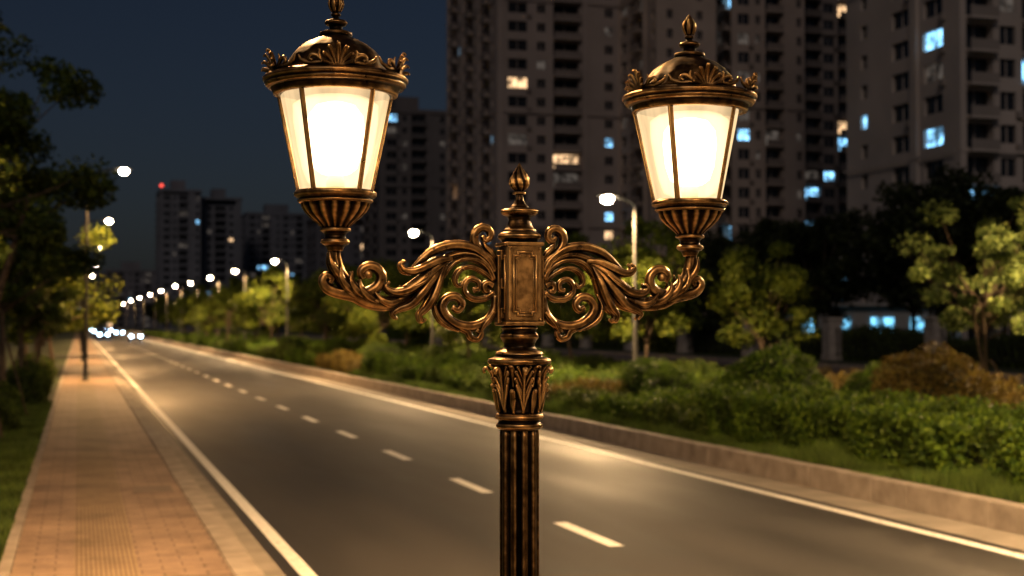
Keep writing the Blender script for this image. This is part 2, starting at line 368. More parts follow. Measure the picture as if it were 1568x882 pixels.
# scroll arm
def A(x,y,o=0): return ((798-x)*S,o*S,Z0+(495-y)*S)
def arm(name,sx):
    bm=bmesh.new()
    def sw(P,wd,dp=None,o=None,n=30,rib=.1,k=6,ring=18,both=False,sc_=1):
        if both: sc_=.66
        if dp is None: dp=[q*.85 for q in wd]
        for sy in ((1,-1) if both else (1,)):
            pts=[]
            for i,p in enumerate(P):
                t=i/(len(P)-1); oo=(lerpl(o,t) if o is not None else 0)*sy
                a=A(p[0],p[1],oo); pts.append((a[0]*sx,a[1],a[2]))
            sweep(bm,pts,[q*S*sc_ for q in wd],[q*S*sc_ for q in dp],(0,1,0),n,ring,rib,k)
    # main S stem
    sw([(513,378),(513,398),(519,421),(536,443),(562,460),(594,465),(624,453),(647,430),(668,408),(694,393),(722,391),(744,404),(758,428)],[8,9,10,12,12,10,9,7.5,7,6.5,6.5,6.5,6.5],n=80,k=7,rib=.12)
    # tail curl
    sw([(552,456),(534,452),(516,449),(502,443),(496,433),(501,425),(509,429),(506,436)],[10,9,8,7.5,7,6,5.5,4.5],n=36)
    # inner curl with ball
    sw([(552,454),(567,449),(580,438),(583,424),(575,413),(562,411),(553,419),(557,429)],[10,9,8,7.5,7,7,6.5,5],n=36)
    a=A(563,422); ball(bm,Vector((a[0]*sx,0,a[2])),7*S)
    for P in ([(527,432),(515,420),(507,406),(504,390)],[(545,452),(530,441),(521,426),(522,408)],[(560,458),(545,447),(536,433),(538,418)],[(578,464),(562,456),(551,443),(550,430)],[(612,460),(596,465),(582,460),(572,449)]):
        sw(P,[7,9,7,1.5],[6,7,5,1.5],o=[-3,-10,-11,-9],both=True)
    # big acanthus leaf: separate lobes fanning outwards and down, tips rolled into little hooks
    sw([(690,398),(670,401),(650,410),(632,417),(618,416),(612,408),(618,402)],[5,9,10,9,7,5,3],[6,8,8,7,6,5,3],o=[-4,-9,-12,-12,-10,-8,-8],both=True,n=40)
    sw([(682,402),(662,415),(642,432),(620,446),(600,449),(589,441),(594,433)],[5,9,11,10,8,5,3],[6,8,9,8,7,5,3],o=[-4,-11,-15,-14,-11,-8,-7],both=True,n=40)
    sw([(678,406),(660,428),(642,450),(626,467),(609,474),(600,481),(606,489)],[5,9,11,9,7,5,3],[6,8,8,7,5,4,3],o=[-4,-12,-16,-13,-9,-7,-6],both=True,n=40)
    sw([(680,406),(670,430),(660,455),(650,472),(641,482),(643,492),(650,489)],[5,8,9,8,6,4.5,3],[6,8,8,6,5,4,3],o=[-3,-12,-15,-12,-9,-7,-6],both=True,n=40)
    sw([(660,420),(644,434),(628,441),(613,439)],[2,5,5,1.5],[2,5,4,1.5],o=[-16,-19,-17,-13],both=True)
    # upper crest leaf hugging the arch
    sw([(622,422),(642,402),(665,385),(694,377),(724,381),(748,398),(759,416)],[2,5,7,7.5,7,6,5],[4,6,7,8,8,7,6],n=50)
    # inner parallel ribs of arch
    sw([(758,432),(742,419),(724,410),(708,412),(698,421),(696,433),(703,439),(708,433)],[5,5,5,5,5,4.5,4,3],o=[0,-4,-6,-6,-6,-5,-4,-3],both=True,n=40)
    sw([(758,424),(740,405),(720,398),(700,401),(686,412),(677,427)],[5,6,5,5,4,2],o=[0,-5,-8,-9,-8,-6],both=True,n=40)
    # inner scroll with ball
    sw([(758,448),(744,457),(726,458),(713,450),(711,437),(720,428),(732,432),(733,442),(725,445)],[4.5,4.5,4.5,4.2,4.2,4.2,4.2,4.2,4],n=44)
    sw([(756,438),(748,434),(742,438),(744,445),(750,446)],[6,5,5,5,4],n=24)
    # lower C scroll
    sw([(760,452),(758,474),(746,491),(724,500),(700,497),(683,485),(676,470),(684,457),(698,455),(707,465),(701,475),(692,471)],[6,6.5,6.5,7,7,7,7,6.5,6,5.5,5,4.5],n=70)
    sw([(690,489),(706,501),(716,507),(721,516),(731,519),(737,510),(729,505)],[4,6,5.5,5,4.5,4.5,4],n=32)
    sw([(757,478),(747,490),(740,499),(735,510)],[5,6,5,2],o=[-3,-6,-6,-4],both=True)
    sw([(672,450),(664,469),(671,488),(686,500),(702,507)],[2,5,6,5,2],[2,4,5,4,2],o=[0,-4,-6,-5,-2],both=True)
    # top curl
    sw([(760,412),(752,398),(738,388),(728,374),(728,358),(738,350),(749,353),(751,363),(744,368),(739,362)],[5,6.5,7,7,6.5,6,6,5.5,5,4],n=50)
    sw([(759,396),(752,386),(744,378),(741,370)],[4,5,4,1.5],n=16)
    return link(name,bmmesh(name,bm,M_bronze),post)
arm('scroll_arm_1',-1); arm('scroll_arm_2',1)

# lantern
def lantern(i,sx):
    root=bpy.data.objects.new('lantern_%d'%i,None); col.objects.link(root); root.parent=post; root.location=(sx*.548,0,Z0)
    bm=bmesh.new()
    pr=[(.001,.951),(.006,.945),(.013,.932),(.018,.916),(.017,.905),(.01,.893),(.007,.886),(.014,.882),(.014,.877),(.008,.873),(.012,.867),(.028,.863),(.033,.857),(.029,.85),(.019,.846),(.018,.838),(.032,.833),(.046,.828),(.047,.821),(.044,.816),(.062,.808),(.088,.795),(.112,.777),(.13,.756),(.141,.734),(.148,.712)]
    lathe(bm,dens(pr,3),60,12,.035,0,(.72,.815))
    for q in range(6):
        a=q*math.pi/3; ra=Vector((math.cos(a),math.sin(a),0)); ta=Vector((-ra.y,ra.x,0)); Zv=Vector((0,0,1))
        sweep(bm,[ra*.012+Zv*.888,ra*.019+Zv*.902,ra*.02+Zv*.918,ra*.012+Zv*.934],[.002,.003,.002],[.004,.007,.002],ta,12,8)
    link('roof',bmmesh('roof',bm,M_bronze_shaded),root)
    bm=bmesh.new()
    pr=[(.14,.713),(.158,.71),(.176,.708),(.19,.704),(.2,.700),(.206,.694),(.206,.687),(.199,.681),(.2,.676),(.194,.669),(.182,.665),(.179,.658),(.176,.648),(.168,.645),(.160,.646),(.156,.66),(.05,.672),(.001,.674)]
    lathe(bm,dens(pr,3),80)
    link('cornice',bmmesh('cornice',bm,M_bronze),root)
    bm=bmesh.new()
    for q in range(5):
        a=R(-98+72*q); ra=Vector((math.cos(a),math.sin(a),0)); ta=Vector((-ra.y,ra.x,0)); Zv=Vector((0,0,1))
        base=ra*.186+Zv*.70
        for j in range(-3,4):
            f=j*.42; h=.062-.006*abs(j)
            d=ta*math.sin(f)+Zv*math.cos(f)
            tip=base+d*h+ra*.012
            mid=base+d*h*.55+ra*.001
            sweep(bm,[base+ta*j*.004,mid,tip,tip-Zv*.004+ra*.008+ta*.003*(1 if j>0 else -1 if j<0 else 0)],[.003,.0045,.004,.002],[.004,.0065,.006,.002],ta if abs(j)<3 else Zv,14,10,.1,5)
        for s in (-1,1):
            def cp(ang,r,z): 
                aa=a+s*ang; return Vector((math.cos(aa)*r,math.sin(aa)*r,z))
            sweep(bm,[cp(.08,.186,.706),cp(.2,.187,.712),cp(.3,.188,.728),cp(.38,.19,.732),cp(.42,.19,.722),cp(.37,.19,.716)],[.004,.006,.006,.005,.004],[.004,.005,.005,.004],ra,26,10,.1,5)
            sweep(bm,[cp(.16,.186,.708),cp(.26,.186,.711),cp(.4,.187,.71),cp(.55,.188,.72),cp(.6,.189,.735)],[.003,.006,.007,.005,.002],[.003,.005,.005,.002],ra,22,10,.1,5)
            sweep(bm,[cp(.2,.187,.71),cp(.27,.189,.73),cp(.26,.192,.745)],[.003,.005,.002],[.003,.004,.002],ra,12,8)
    link('cresting',bmmesh('cresting',bm,M_bronzem),root)
    bm=bmesh.new()
    for q in range(5):
        a=R(-134+72*q); ra=Vector((math.cos(a),math.sin(a),0)); ta=Vector((-ra.y,ra.x,0)); Zv=Vector((0,0,1))
        p0=ra*.168+Zv*.652; p1=ra*.108+Zv*.374
        sweep(bm,[p0,p1],.0045,.0085,ta,4,4,straight=True)
        sweep(bm,[p0+ra*.004,p1+ra*.004],.003,.0035,ta,4,8,straight=True)
    link('glazing_bars',bmmesh('bars',bm,M_bronze,False),root)
    V=[];F=[]; n=60; rows=12
    for k in range(rows+1):
        t=k/rows; r0=.164+(.1045-.164)*t; z=.650+(.374-.650)*t
        for j in range(n):
            a=2*math.pi*j/n+R(-134); u=(a-R(-134))%(2*math.pi/5)-math.pi/5
            flat=math.cos(math.pi/5)/math.cos(u); rr=r0*(.45*flat+.55)
            V.append((rr*math.cos(a),rr*math.sin(a),z))
    for k in range(rows):
        for j in range(n): F.append((k*n+j,k*n+(j+1)%n,(k+1)*n+(j+1)%n,(k+1)*n+j))
    link('glass',mesh('glass',V,F,M_glass,smooth=True),root)
    bm=bmesh.new(); lathe(bm,[(.02,.645),(.095,.64),(.122,.62),(.12,.57),(.108,.5),(.095,.44),(.08,.40),(.05,.386),(.02,.384)],40)
    link('frosted_sleeve',bmmesh('sleeve',bm,M_sleeve),root)
    bm=bmesh.new(); lathe(bm,[(.02,.63),(.055,.62),(.078,.59),(.082,.55),(.074,.48),(.06,.44),(.04,.425),(.02,.42)],32)
    link('diffuser',bmmesh('diffuser',bm,M_bulb),root)
    bm=bmesh.new(); lathe(bm,[(.022,.419),(.026,.41),(.026,.387)],24)
    link('socket',bmmesh('socket',bm,M_conc),root)
    bm=bmesh.new()
    pr=[(.001,.377),(.1,.378),(.112,.376),(.117,.37),(.117,.362),(.11,.356),(.105,.352),(.108,.347),(.103,.342)]
    lathe(bm,dens(pr,3),64)
    pr=[(.099,.343),(.096,.33),(.087,.315),(.073,.301),(.058,.289),(.047,.279),(.04,.271)]
    lathe(bm,dens(pr,4),96,16,.13,0,None,0,0,1.2)
    pr=[(.038,.273),(.044,.268),(.044,.263),(.034,.257),(.03,.25),(.031,.242),(.04,.237),(.042,.230),(.036,.224),(.028,.22),(.024,.212),(.021,.205)]
    lathe(bm,dens(pr,3),40)
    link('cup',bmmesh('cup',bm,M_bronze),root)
lantern(1,-1); lantern(2,1)

# ---------------------------------------------------------------- street lights
M_head=emis('lamp_lens',(1,.78,.52),180)
WARM=(1,.55,.21); SOFT=(1,.63,.29)
def street_light(x,y,h,armv,power,pole=M_pole,color=WARM,r=.08):
    root=empty('street_light',(x,y,0))
    bm=bmesh.new()
    lathe(bm,[(r*2.2,.1),(r*2.2,.14),(r*1.5,.16),(r*1.4,.5),(r*1.1,.55),(r,.6),(r*.6,h-.4),(r*.5,h-.1)],12)
    sweep(bm,[(0,0,h-.5),(0,0,h-.2),(armv*.25,0,h+.0),(armv*.7,0,h+.1),(armv,0,h+.12)],.035,.035,(0,1,0),16,8)
    link('pole',bmmesh('pole',bm,pole),root)
    bm=bmesh.new(); s=1 if armv>0 else -1
    sweep(bm,[(armv-s*.1,0,h+.17),(armv+s*.15,0,h+.19),(armv+s*.45,0,h+.18),(armv+s*.62,0,h+.14)],[.04,.05,.05,.02],[.07,.14,.15,.06],(0,1,0),12,12)
    link('lamp_head',bmmesh('head',bm,pole),root)
    bm=bmesh.new(); ball(bm,Vector((armv+s*.28,0,h+.07)),.14,1.3,1.2,1.0)
    link('lens',bmmesh('lens',bm,M_head),root)
    ld=bpy.data.lights.new('lamp','SPOT'); ld.energy=power; ld.color=color; ld.spot_size=R(168); ld.spot_blend=.5; ld.shadow_soft_size=.12
    lo=bpy.data.objects.new('lamp_light',ld); col.objects.link(lo); lo.parent=root; lo.location=(armv+s*.28,0,h-.08)
    return root
street_light(-1.3,11,8.8,1.2,8000); street_light(-1.3,-9,8.8,1.5,5200)  # unseen lamps, added to light the near sidewalk and the post front
for yy in (61.6,92,125,160,200): street_light(.3,yy,8.8,1.2,13000)
street_light(11.15,10.3,6.3,-1.8,8500,M_polel,SOFT); street_light(11.15,-12,6.3,-1.8,4000,M_polel)  # unseen lamps, added to brighten the road-side face of the hedge
street_light(26.3,26.3,7.0,-1.5,21000,M_polel,SOFT)  # unseen lamp, added to light the young trees
for (x,y,h) in [(15.8,39.3,6.1),(15.3,62.5,6.5),(13.8,98.5,6.7),(13.7,123.6,6.9),(13.5,145.6,7.0),(13.4,170,7.1),(13.2,195,7.4),(13.0,225,7.4),(13,260,7.5),(12.8,300,7.6),(12.8,350,7.8),(12.8,410,7.8)]:
    street_light(x,y,h,-.6,10500,M_polel,SOFT)

# ---------------------------------------------------------------- foliage
def leafcloud(P,size,seed=0,aspect=.5):
    r=np.random.default_rng(seed); n=len(P)
    a=r.normal(size=(n,3)); a/=np.linalg.norm(a,axis=1)[:,None]
    b=r.normal(size=(n,3)); b-=a*(a*b).sum(1)[:,None]; b/=np.linalg.norm(b,axis=1)[:,None]
    s=size*(.6+.8*r.random(n))[:,None]
    c=np.cross(a,b)
    return np.stack([P-a*s*.5,P+b*s*aspect*.5+c*s*.06,P+a*s*.5,P-b*s*aspect*.5+c*s*.06],1).reshape(-1,3)
def tree_mesh(name,seed,H,Rad,tH,ncl,nl,ls,tr,leafm,stakes=False,crz=1.0,cl=.3,forks=1):
    r=np.random.default_rng(seed); rd=random.Random(seed)
    bm=bmesh.new()
    cz=(tH+H)/2; rz=(H-tH)/2*crz
    C=[]
    while len(C)<ncl:
        d=r.normal(size=3); d/=np.linalg.norm(d); q=r.random()**.45
        C.append(np.array([d[0]*Rad*q,d[1]*Rad*q,cz+d[2]*rz*q]))
    lean=(rd.uniform(-.3,.3),rd.uniform(-.3,.3))
    top=Vector((lean[0],lean[1],tH+(H-tH)*.35))
    for f in range(forks):
        ang=rd.uniform(0,6.28); off=(Rad*.35 if forks>1 else 0)
        tt=top+Vector((math.cos(ang+f*2.2)*off,math.sin(ang+f*2.2)*off,0))
        sweep(bm,[(0,0,0),(tt.x*.1+rd.uniform(-.05,.05),tt.y*.1,tH*.5),(tt.x*.4,tt.y*.4,tH),tuple(tt)],[tr*1.25,tr,tr*.8,tr*.45],[tr*1.25,tr,tr*.8,tr*.45],(0,1,0),14,8,.06,3)
    for c in C:
        c=Vector(c); t=rd.uniform(.25,1); st=Vector((top.x*.4,top.y*.4,tH*.9)).lerp(top,t*.95)
        mid=st.lerp(c,.5)+Vector((rd.uniform(-.2,.2),rd.uniform(-.2,.2),rd.uniform(-.1,.3)))*Rad*.3
        sweep(bm,[st,mid,c],[tr*.4,tr*.25,tr*.06],[tr*.4,tr*.25,tr*.06],(0.1,1,.1),6,5)
    if stakes:
        for q in range(3):
            a=q*2.09+.5; sweep(bm,[(math.cos(a)*.8,math.sin(a)*.8,0),(math.cos(a)*.08,math.sin(a)*.08,tH*.85)],.035,.035,(0.1,1,0),2,6,straight=True)
    bmesh.ops.recalc_face_normals(bm,faces=bm.faces[:])
    V=[tuple(v.co) for v in bm.verts]; bm.verts.index_update(); F=[tuple(v.index for v in f.verts) for f in bm.faces]; bm.free()
    nb=len(F); wts=r.random(ncl)**1.2+.25; wts/=wts.sum()
    idx=r.choice(ncl,size=nl,p=wts); Cn=np.array(C)
    rad=(.6+.8*r.random(ncl))*cl*Rad
    d=r.normal(size=(nl,3)); d/=np.linalg.norm(d,axis=1)[:,None]
    P=Cn[idx]+d*(rad[idx]*r.random(nl)**.5)[:,None]*np.array([1,1,.65])
    lv=leafcloud(P,ls,seed+5,.55)
    b=len(V); V+= [tuple(x) for x in lv.tolist()]
    F+= [(b+4*i,b+4*i+1,b+4*i+2,b+4*i+3) for i in range(nl)]
    return mesh(name,V,F,[M_bark,leafm],[0]*nb+[1]*nl)
T_left=[tree_mesh('tl%d'%i,20+i,8.6,2.5,3.0,36,16000,.15,.09,M_leafA,True,1.05,.25,2) for i in range(2)]
T_med=[tree_mesh('tm%d'%i,40+i,5.6,2.2,1.2,28,9000,.17,.08,M_leafM,False,1,.34) for i in range(3)]
T_dark=[tree_mesh('td%d'%i,60+i,11,4.6,2.0,50,14000,.36,.2,M_leafD,False,1,.3) for i in range(3)]
T_young=tree_mesh('ty',85,5.4,1.9,1.3,36,10000,.12,.05,M_leafY,True,1,.2,3)
def bush_mesh(name,seed,rad,n,ls,leafm,sz=.85):
    r=np.random.default_rng(seed)
    d=r.normal(size=(n,3)); d/=np.linalg.norm(d,axis=1)[:,None]
    bump=1+.1*np.sin(d[:,0]*5+seed)*np.cos(d[:,1]*6)+.07*np.sin(d[:,2]*9+d[:,0]*7)
    P=d*(rad*bump*(.82+.22*r.random(n)))[:,None]*np.array([1,1,sz]); P=P[P[:,2]>-rad*.75*sz]
    lv=leafcloud(P,ls,seed,.5); m=len(P)
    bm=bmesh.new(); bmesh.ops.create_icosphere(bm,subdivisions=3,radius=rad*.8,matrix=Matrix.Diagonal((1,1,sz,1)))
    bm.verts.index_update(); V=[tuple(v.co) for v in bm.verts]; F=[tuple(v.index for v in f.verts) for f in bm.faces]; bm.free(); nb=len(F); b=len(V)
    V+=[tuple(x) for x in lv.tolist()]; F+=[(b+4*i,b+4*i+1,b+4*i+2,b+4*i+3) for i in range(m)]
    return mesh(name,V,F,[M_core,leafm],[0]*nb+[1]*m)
B_g=[bush_mesh('bg%d'%i,3+i,.93,11000,.075,M_leafH) for i in range(2)]
B_v=bush_mesh('bv',7,.93,9000,.1,M_leafA)
B_r=bush_mesh('br',9,.93,11000,.075,M_leafR)
def hedge_mesh(name,seed,lx,ly,h,n,ls,leafm,am=1):
    r=np.random.default_rng(seed)
    u=r.random((n,3)); x=(u[:,0]-.5)*lx; y=(u[:,1]-.5)*ly; z=u[:,2]*h
    k=r.choice(5,size=n,p=[.44,.2,.16,.1,.1])
    dep=r.random(n)**1.5*.15
    hh=h+am*(.07*np.sin(x*3+seed)+.06*np.sin(y*4.1+seed*2)+.05*np.sin(y*9+x*7))
    z=np.where(k==0,hh-dep+r.normal(size=n)*.04,z*hh/h)
    bx=.07*np.sin(y*5+z*4+seed)+.05*np.sin(y*11+z*9)
    x=np.where(k==1,-lx/2+dep+bx,x); x=np.where(k==2,lx/2-dep+bx,x)
    y=np.where(k==3,-ly/2+dep,y); y=np.where(k==4,ly/2-dep,y)
    P=np.stack([x,y,z],1)
    lv=leafcloud(P,ls,seed,.55)
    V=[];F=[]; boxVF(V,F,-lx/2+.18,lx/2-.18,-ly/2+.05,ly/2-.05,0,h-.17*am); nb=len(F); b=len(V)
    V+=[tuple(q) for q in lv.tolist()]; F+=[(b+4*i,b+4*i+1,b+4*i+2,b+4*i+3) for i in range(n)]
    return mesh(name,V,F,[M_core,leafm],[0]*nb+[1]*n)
H_a=[hedge_mesh('ha%d'%i,i+1,1.7,2.1,.82,12000,.075,M_leafH) for i in range(3)]
H_b=[hedge_mesh('hb%d'%i,i+11,1.9,3.0,.45,7000,.09,M_leafH if i<2 else M_leafA,1.5) for i in range(3)]
H_r=hedge_mesh('hr',31,1.9,3.0,.5,7000,.085,M_leafR,1.4)
H_c=[hedge_mesh('hc%d'%i,i+21,2.6,4.1,.95,8000,.12,M_leafA,1.5) for i in range(2)]
hed=empty('hedge')
y=3
while y<24.5:
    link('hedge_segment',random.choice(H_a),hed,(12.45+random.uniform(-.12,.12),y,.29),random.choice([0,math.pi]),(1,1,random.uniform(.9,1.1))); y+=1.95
low=empty('low_hedge'); y=26.4
while y<260:
    link('low_hedge_segment',H_r if (60<y<72 or 33<y<37) else random.choice(H_b),low,(12.4+random.uniform(-.15,.15),y,.29),random.choice([0,math.pi]),(1,1,random.uniform(.8,1.5))); y+=2.95
y=24
while y<230:
    if y>31: link('mid_hedge_segment',random.choice(H_b),low,(15.6,y,.29),0,(1.0,1,random.uniform(.7,1.3)))
    link('mid_hedge_segment',H_r if y<36 else random.choice(H_b),low,(18.8,y+.8,.29),0,(1.05,1,random.uniform(.9,1.6)))
    y+=3.1
bh=empty('background_hedge'); y=14
while y<200:
    link('bh_segment',random.choice(H_c),bh,(22.2+random.uniform(-.2,.2),y,.25),random.choice([0,math.pi]),(1,1,random.uniform(.4,.65))); y+=3.9
y=40
while y<220:
    link('bh_segment2',random.choice(H_c),bh,(48+random.uniform(-.2,.2),y,.12),random.choice([0,math.pi]),(1,1,random.uniform(1.2,2.0))); y+=3.9
bl=[(14.1,27.2,B_g[0],1.2),(15.3,23.2,B_r,1.2),(17.6,22.3,B_g[1],.85),(12.2,58,B_g[1],.95),(13.1,51,B_g[0],.8),(13,42,B_g[1],.8),(14.8,36,B_g[0],.7),(13,74,B_g[0],1),(12.6,88,B_g[1],1)]
rb=random.Random(5)
for i in range(30):
    yy=28+i*2.4+rb.uniform(-1,1); xx=rb.choice([13.9,14.2,17.1,17.4,20.4])+rb.uniform(-.3,.3)
    bl.append((xx,yy,rb.choice([B_g[0],B_g[1],B_v,B_v]),rb.uniform(.5,.95)))
for (x,y,m,s) in bl:
    link('round_bush',m,None,(x,y,.29+.62*s),random.uniform(0,6),s)
def grass_mesh(name,seed,lx,ly,n,h):
    r=np.random.default_rng(seed)
    x=(r.random(n)-.5)*lx; y=(r.random(n)-.5)*ly
    hh=h*(.4+r.random(n)*.9)*(1+.6*np.sin(x*4+seed)*np.sin(y*3)); a=r.random(n)*6.28; lean=r.normal(size=(n,2))*hh[:,None]*.35
    w=.004+.004*r.random(n)
    z=np.zeros(n); dx=np.cos(a)*w; dy=np.sin(a)*w
    v=np.stack([np.stack([x-dx,y-dy,z],1),np.stack([x+dx,y+dy,z],1),np.stack([x+lean[:,0]+dx*.2,y+lean[:,1]+dy*.2,hh],1)],1).reshape(-1,3)
    return mesh(name,v.tolist(),[(3*i,3*i+1,3*i+2) for i in range(n)],M_grass)
G=[grass_mesh('g%d'%i,i,.75,2,5000,.15) for i in range(2)]
G2=[grass_mesh('gl%d'%i,i+5,2,2,9000,.09) for i in range(2)]
gr=empty('grass'); y=4
while y<60:
    link('grass_patch',random.choice(G),gr,(11.25,y,.29),random.choice([0,math.pi]),(1,1,random.uniform(.6,1.6))); y+=1.95
y=8
while y<46:
    for x in (-1.72,-3.7): link('grass_patch',random.choice(G2),gr,(x,y,.1),random.choice([0,math.pi/2,math.pi]))
    y+=2
for (x,y,s) in [(-1.15,13.6,.42),(-1.4,14.8,.5),(-1.9,33,.7),(-1.6,44,.8),(-2.3,38,.9),(-1.6,52,.8),(-1.7,60,.9)]:
    link('verge_shrub',B_v,None,(x,y,.1+.5*s),random.uniform(0,6),s)
def tr(name,m,x,y,z=.1,s=1,sz=None):
    return link(name,m,None,(x,y,z),random.uniform(0,6.28),(s,s,sz or s))
tr('roadside_tree',T_left[0],-2.75,19.5,.1,.86,.84)
tr('roadside_tree',T_left[1],-1.9,30,.1,1.0)
tr('roadside_tree',T_left[0],-1.8,38,.1,.8)
tr('roadside_tree',T_left[1],-1.7,47,.1,.65)
tr('roadside_tree',T_left[0],-1.5,56,.1,.66)
tr('roadside_tree',T_med[1],-1.1,66,.1,1.25)
tr('roadside_tree',T_left[0],-2,82,.1,.75)
link('young_tree',T_young,None,(22.9,32.2,.29),.7,1.12)
link('young_tree',T_young,None,(23.9,29.6,.29),2.9,1.0)
for (x,y,s) in [(18.2,44.6,1.0),(20.5,50,.95),(22,43,.85),(15.6,57,.85),(14.2,70,.95),(13.4,80,1.05),(14.8,88,1.05),(13.2,103,1.1),(15,112,1.1),(14,119,1.05),(13.0,132,1.1),(14.8,140,1.15),(14,152,1.15),(14,165,1.15),(15,178,1.2),(14,190,1.15),(15,215,1.2),(14,240,1.2),(20,64,1.05),(21,75,1.1),(20,88,1.15),(21,104,1.15),(20,120,1.2),(21,140,1.2),(19,54,1.0),(17,66,1.0),(17.5,97,1.15),(18,80,1.1)]:
    tr('median_tree',random.choice(T_med),x,y,.29,s)
bt=empty('background_trees')
for i,(x,y,s) in enumerate([(52,58,.9),(53,67,1.0),(51,76,1.08),(54,84,1.05),(51,92,.98),(53,101,.95),(51,110,.92),(54,120,.9),(51,130,.9),(53,142,.92),(51,155,.9),(53,168,.95),(51,182,.95),(53,200,1),(52,220,1),(52,245,1),(52,275,1),(58,62,1.05),(60,72,1.1),(58,82,1.1),(47,100,.6),(47,125,.65),(47,150,.7),(60,300,1.1),(48,320,1),(40,360,1),(32,420,1),(24,460,1),(5,520,1),(-6,480,1),(-4,420,.9),(-4,360,.9),(-4,300,.9),(-4,250,.8),(-4,200,.8),(-3.5,160,.7),(-3.5,130,.7),(-3.5,105,.6)]):
    link('background_tree',T_dark[i%3],bt,(x,y,.1),random.uniform(0,6.28),s)

# ---------------------------------------------------------------- fence with pillars
fe=empty('pillar_fence')
V=[];F=[]
for i in range(14):
    yy=35+11.5*i
    boxVF(V,F,45.6,46.5,yy-.45,yy+.45,.1,2.7); boxVF(V,F,45.5,46.6,yy-.55,yy+.55,2.7,2.88); boxVF(V,F,45.55,46.55,yy-.5,yy+.5,.1,.5)
link('pillars',mesh('pillars',V,F,noisy('pillar_stone',(.3,.26,.23),(.45,.4,.35),2,.8,.3)),fe)
V=[];F=[]
for i in range(13):
    y0=35+11.5*i+.45; y1=y0+10.6
    boxVF(V,F,46.02,46.08,y0,y1,.5,.56); boxVF(V,F,46.02,46.08,y0,y1,2.1,2.16)
    yy=y0+.15
    while yy<y1: boxVF(V,F,46.035,46.065,yy,yy+.03,.56,2.1); yy+=.28
link('railings',mesh('railings',V,F,M_pole),fe)

# ---------------------------------------------------------------- buildings
M_gl=noisy('window_glass_dark',(.01,.012,.016),(.03,.035,.045),.4,.15)
def litm(name,c,s):
    m,nt,N,L,b=nm(name); tc=N.new('ShaderNodeTexCoord'); n=N.new('ShaderNodeTexNoise'); n.inputs['Scale'].default_value=1.3; n.inputs['Detail'].default_value=3; L.new(tc.outputs['Object'],n.inputs['Vector'])
    mr=N.new('ShaderNodeMapRange'); mr.inputs[1].default_value=.4; mr.inputs[2].default_value=.62; mr.inputs[3].default_value=s*.12; mr.inputs[4].default_value=s*1.5
    L.new(n.outputs['Fac'],mr.inputs[0]); L.new(mr.outputs[0],b.inputs['Emission Strength']); b.inputs['Emission Color'].default_value=(*c,1); b.inputs['Base Color'].default_value=(.1,.1,.1,1)
    return m
M_lb=litm('window_lit_blue',(.25,.62,1),2.2); M_lw=litm('window_lit_warm',(1,.62,.32),1.5); M_ld=litm('window_dim',(.6,.5,.42),.10)
def wallm(name,c):
    return noisy(name,tuple(q*.8 for q in c),tuple(min(1,q*1.12) for q in c),.12,.85)
